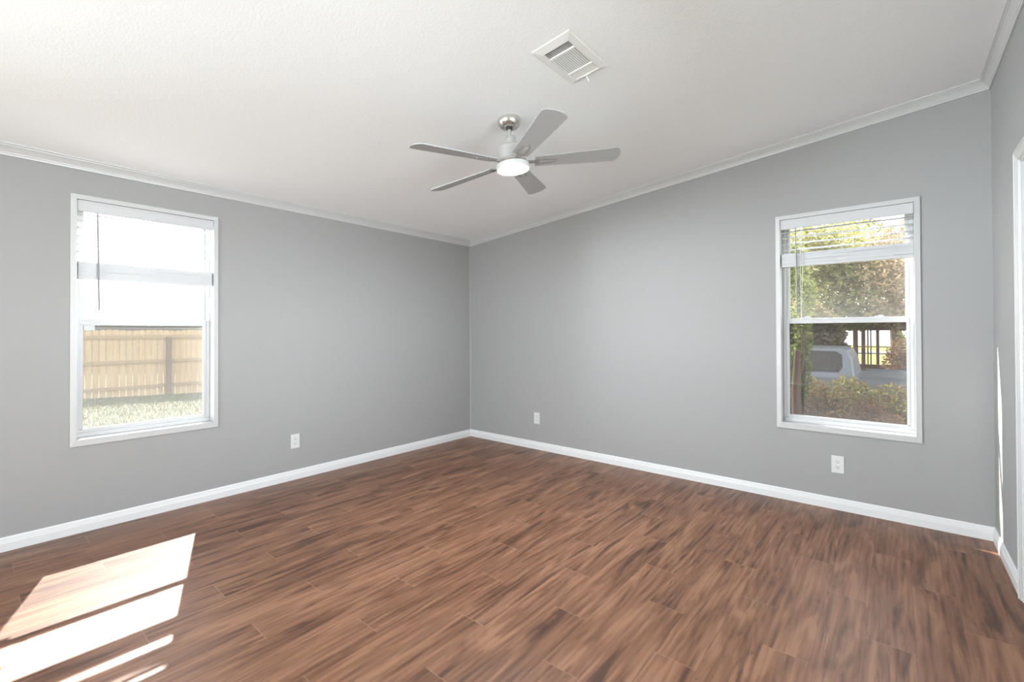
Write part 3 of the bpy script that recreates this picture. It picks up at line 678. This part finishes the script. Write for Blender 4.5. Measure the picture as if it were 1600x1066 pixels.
shrub('leafy_weed', 3.36, 1.75, 'leaf_yellow', [((0, 0, .66), (.10, .09, .10)), ((.10, .02, .74), (.08, .07, .07)), ((-.09, .03, .60), (.08, .07, .06))], 170, .035, 'small bright green plant in front of the hedge', 'plant', 95)
shrub('tall_shrub', 2.98, 2.55, 'leaf_green', [((0, 0, 1.55), (.12, .14, .55)), ((.02, .02, 2.3), (.14, .15, .4)), ((.04, -.02, 1.9), (.10, .12, .3)), ((-.08, 0, 2.7), (.16, .16, .3))], 2600, .032, 'tall leafy green climber on the brown trunk by the window', 'shrub', 101)
pr = empty('tree_stump', (2.975, 2.3, gz(3, 2.3)), 'slim brown trunk standing at the end of the hedge', 'tree stump')
bm = B(); tube(bm, [(0, 0, -.1), (.005, .0, .6), (-.01, .01, 1.25), (.01, 0, 1.7)], [.055, .05, .046, .03], 12); obj('bark', bm, 'bark', pr, True)
bm = B(); tube(bm, [(-.005, .005, 1.2), (.06, .02, 1.6), (.05, .05, 1.95)], [.02, .014, .008], 8); obj('branch', bm, 'bark', pr, True)
shrub('brown_bush', 2.2, 7.35, 'leaf_brownbush', [((0, 0, 1.35), (.62, .28, 1.1)), ((.62, .0, 1.5), (.36, .26, .95)), ((-.8, 0, 1.3), (.6, .28, 1.1)), ((.1, .1, 2.2), (.7, .3, .6))], 15000, .055, 'brown-leaved bush behind the pickup cab', 'bush', 111)
shrub('brown_bush', 3.95, 13.0, 'leaf_dead', [((0, 0, 1.2), (.42, .4, .95)), ((.5, 0, 1.0), (.4, .4, .8))], 3200, .055, 'brown bush standing in front of the timber carport', 'bush', 121)
shrub('green_bush', 4.45, 20.2, 'leaf_yellow', [((0, 0, 1.5), (.8, .7, 1.2)), ((1.1, 0, 1.4), (.8, .7, 1.1))], 3000, .08, 'yellow-green bush seen through the carport', 'bush', 131)

# timber carport at the far side of the driveway
cpz = gz(3, 14); cp = empty('carport', (2.89, 14, cpz), 'dark timber carport with slim posts behind the pickup', 'carport')
for x, y, wd in ((0, 0, .12), (.27, .9, .035), (.345, .9, .035), (.53, .4, .075), (4.2, 0, .12), (0, 4.5, .12), (4.2, 4.5, .12)):
    bm = B(); box(bm, x-wd/2, x+wd/2, y-wd/2, y+wd/2, -.05, 2.42, .005); obj('post', bm, 'timber', cp)
for y in (0, 4.5):
    bm = B(); box(bm, -.3, 4.5, y-.06, y+.06, 2.40, 2.62, .005); obj('beam', bm, 'timber', cp)
bm = B(); prism(bm, [(-.5, 2.60), (5.0, 2.60), (5.0, 2.68), (2.1, 3.3), (-.5, 2.68)], -.4, 4.9, lambda u, v, ww: (u, ww, v)); obj('roof', bm, 'timber', cp)
bm = B(); box(bm, .06, 4.2, -.06, .06, -.1, 1.36, .005); obj('low_wall', bm, 'timber', cp)
bm = B(); box(bm, .06, 4.2, -.05, .05, 1.88, 1.91, .004); obj('wire_rail', bm, 'cedar_post', cp)

# vehicles: side profiles swept across the width, local x = length (front at 0), y = across, z up
def wheel(root, x, y, r, wd):
    o = obj('wheel', lathe_y(x, y, r, wd), 'rubber', root, True)
    bm = B(); pr_ = [(0, -wd*.52), (r*.60, -wd*.50), (r*.64, -wd*.45), (r*.64, wd*.2), (0, wd*.2)]
    lathe(bm, pr_, 24); bm.transform(Matrix.Translation((x, y, r)) @ Matrix.Rotation(-math.pi/2, 4, 'X')); obj('hubcap', bm, 'alloy', o, True)
def lathe_y(x, y, r, wd):
    bm = B(); lathe(bm, [(r*.62, -wd*.5), (r*.94, -wd*.5), (r, -wd*.38), (r, wd*.38), (r*.94, wd*.5), (r*.62, wd*.5)], 32)
    bm.transform(Matrix.Translation((x, y, r)) @ Matrix.Rotation(-math.pi/2, 4, 'X')); return bm
def arch(cx, r, z0_, n=8): return [(cx + r*math.cos(math.pi*i/n), z0_ + r*math.sin(math.pi*i/n)*.92) for i in range(n+1)]
def sweepbody(bm, prof, hw, taper=None, nsec=None):
    """closed side profile swept across; taper(z) -> half width"""
    cols = []
    for s in (-1, -.94, .94, 1):
        k_ = 1 if abs(s) < .99 else .985; cz = sum(p[1] for p in prof)/len(prof); cx = sum(p[0] for p in prof)/len(prof)
        cols.append([bm.verts.new((cx+(u-cx)*k_, s*(taper(v) if taper else hw), cz+(v-cz)*k_)) for u, v in prof])
    n = len(prof); bm.faces.new(cols[0]); bm.faces.new(cols[-1][::-1])
    for a, c in zip(cols, cols[1:]):
        for i in range(n): bm.faces.new((a[i], c[i], c[(i+1) % n], a[(i+1) % n]))
    return bm
def sideglass(bm, prof, taper):
    for s in (-1, 1):
        A = [bm.verts.new((u, s*(taper(v)+.004), v)) for u, v in prof]; D = [bm.verts.new((u, s*(taper(v)-.02), v)) for u, v in prof]
        bm.faces.new(A); bm.faces.new(D[::-1])
        for i in range(len(A)): bm.faces.new((A[i], D[i], D[(i+1) % len(A)], A[(i+1) % len(A)]))
    return bm
# pickup: local x 0 front bumper .. 5.55 tail; cab rear at 3.62
tx0, ty0 = 3.39-3.62, 5.65; tzg = gz(3, 5.2)
tr = empty('pickup_truck', (tx0, ty0, tzg), 'silver-blue pickup parked beyond the hedge', 'pickup truck')
lowr = [(0.02, .45), (.02, .95), (.10, 1.12), (1.25, 1.22), (1.35, 1.30), (3.62, 1.33), (3.66, 1.32), (5.52, 1.335), (5.55, 1.28), (5.55, .58), (5.42, .50)] + arch(4.62, .46, .42)[0:] + [(3.9, .36), (1.75, .36)] + arch(1.02, .46, .42) + [(.30, .40)]
bm = B(); sweepbody(bm, lowr, .95, lambda v: .95 - .05*max(0, (v-1.0)/.4) - .03*max(0, (.7-v)/.4)); obj('body', bm, 'silver', tr)
ctap = lambda v: .90 - .20*max(0, min(1, (v-1.30)/.46))
cab = [(1.30, 1.29), (1.42, 1.33), (2.05, 1.70), (2.20, 1.755), (2.8, 1.775), (3.40, 1.765), (3.50, 1.74), (3.56, 1.60), (3.60, 1.34), (3.62, 1.29)]
bm = B(); sweepbody(bm, cab, .9, ctap); cb_ = obj('cab', bm, 'silver', tr)
bm = B(); sideglass(bm, [(1.72, 1.37), (2.12, 1.67), (2.62, 1.72), (2.62, 1.37)], ctap); sideglass(bm, [(2.70, 1.40), (2.70, 1.725), (3.36, 1.72), (3.44, 1.66), (3.45, 1.47), (3.40, 1.40)], ctap); obj('side_window', bm, 'tint', cb_)
bm = B(); v_ = [(1.45, -.80, 1.37), (1.45, .80, 1.37), (2.04, .68, 1.715), (2.04, -.68, 1.715)]; off = Vector((-.012, 0, .02))
A = [bm.verts.new(Vector(p)+off) for p in v_]; D = [bm.verts.new(Vector(p)-off) for p in v_]; bm.faces.new(A); bm.faces.new(D[::-1])
for i in range(4): bm.faces.new((A[i], D[i], D[(i+1) % 4], A[(i+1) % 4]))
obj('windscreen', bm, 'tint', cb_)
bm = B(); box(bm, 3.66, 5.54, -.91, -.84, 1.30, 1.36, .012); box(bm, 3.66, 5.54, .84, .91, 1.30, 1.36, .012); obj('bed_rail', bm, 'silver', tr)
for s in (-1, 1):
    bm = B(); box(bm, 1.66, 1.80, s*.94 if s > 0 else -1.12, 1.12 if s > 0 else -.94, 1.36, 1.54, .03); obj('wing_mirror', bm, 'silver', tr)
    bm = B(); box(bm, 5.50, 5.562, s*.90-.05, s*.90+.03, .95, 1.32, .01); obj('tail_light', bm, 'redlens', tr)
    for x in (2.62, 2.72):
        bm = B(); box(bm, x-.10, x+.02, s*.945-.012, s*.945+.012, 1.14, 1.17, .006); obj('door_handle', bm, 'chrome', tr)
    for x in (1.02, 4.62): wheel(tr, x, s*.82, .39, .25)
bm = B(); box(bm, -.06, .10, -.9, .9, .48, .68, .04); obj('bumper', bm, 'chrome', tr)
bm = B(); box(bm, 5.50, 5.66, -.88, .88, .52, .70, .03); obj('bumper', bm, 'chrome', tr)
# second car behind it
cz_ = gz(5, 9.3); car = empty('car', (3.05, 9.6, cz_), 'dark grey car with a curved roof parked behind the pickup bed', 'car')
lowr = [(0.03, .35), (.0, .62), (.08, .78), (.95, .96), (3.75, 1.0), (4.30, .96), (4.38, .80), (4.38, .45), (4.2, .36)] + arch(3.5, .36, .34) + [(3.0, .28), (1.35, .28)] + arch(.88, .36, .34) + [(.35, .32)]
bm = B(); sweepbody(bm, lowr, .88, lambda v: .88 - .05*max(0, (v-.75)/.3)); obj('body', bm, 'carpaint', car)
kt = lambda v: .82 - .20*max(0, min(1, (v-.96)/.62))
top = [(.72, .93), (.95, 1.12), (1.25, 1.38), (1.55, 1.55), (1.95, 1.61), (2.6, 1.60), (3.2, 1.50), (3.7, 1.24), (3.95, .96)]
bm = B(); sweepbody(bm, top, .8, kt); rf = obj('roof', bm, 'carpaint', car, True)
bm = B(); sideglass(bm, [(1.05, 1.02), (1.35, 1.34), (1.65, 1.49), (2.15, 1.54), (2.15, 1.02)], kt); sideglass(bm, [(2.24, 1.02), (2.24, 1.54), (2.7, 1.52), (3.15, 1.42), (3.5, 1.20), (3.58, 1.02)], kt); obj('side_window', bm, 'tint', rf)
bm = B(); v_ = [(.84, -.72, 1.04), (.84, .72, 1.04), (1.52, .60, 1.555), (1.52, -.60, 1.555)]; off = Vector((-.014, 0, .016))
A = [bm.verts.new(Vector(p)+off) for p in v_]; D = [bm.verts.new(Vector(p)-off) for p in v_]; bm.faces.new(A); bm.faces.new(D[::-1])
for i in range(4): bm.faces.new((A[i], D[i], D[(i+1) % 4], A[(i+1) % 4]))
obj('windscreen', bm, 'tint', rf)
for s in (-1, 1):
    for x in (.88, 3.5): wheel(car, x, s*.76, .32, .21)
    bm = B(); box(bm, .0, .16, s*.62-.14, s*.62+.14, .62, .74, .03); obj('headlight', bm, 'chrome', car)
    bm = B(); box(bm, 1.12, 1.24, s*.90-.05, s*.90+.05, 1.0, 1.12, .025); obj('wing_mirror', bm, 'carpaint', car)
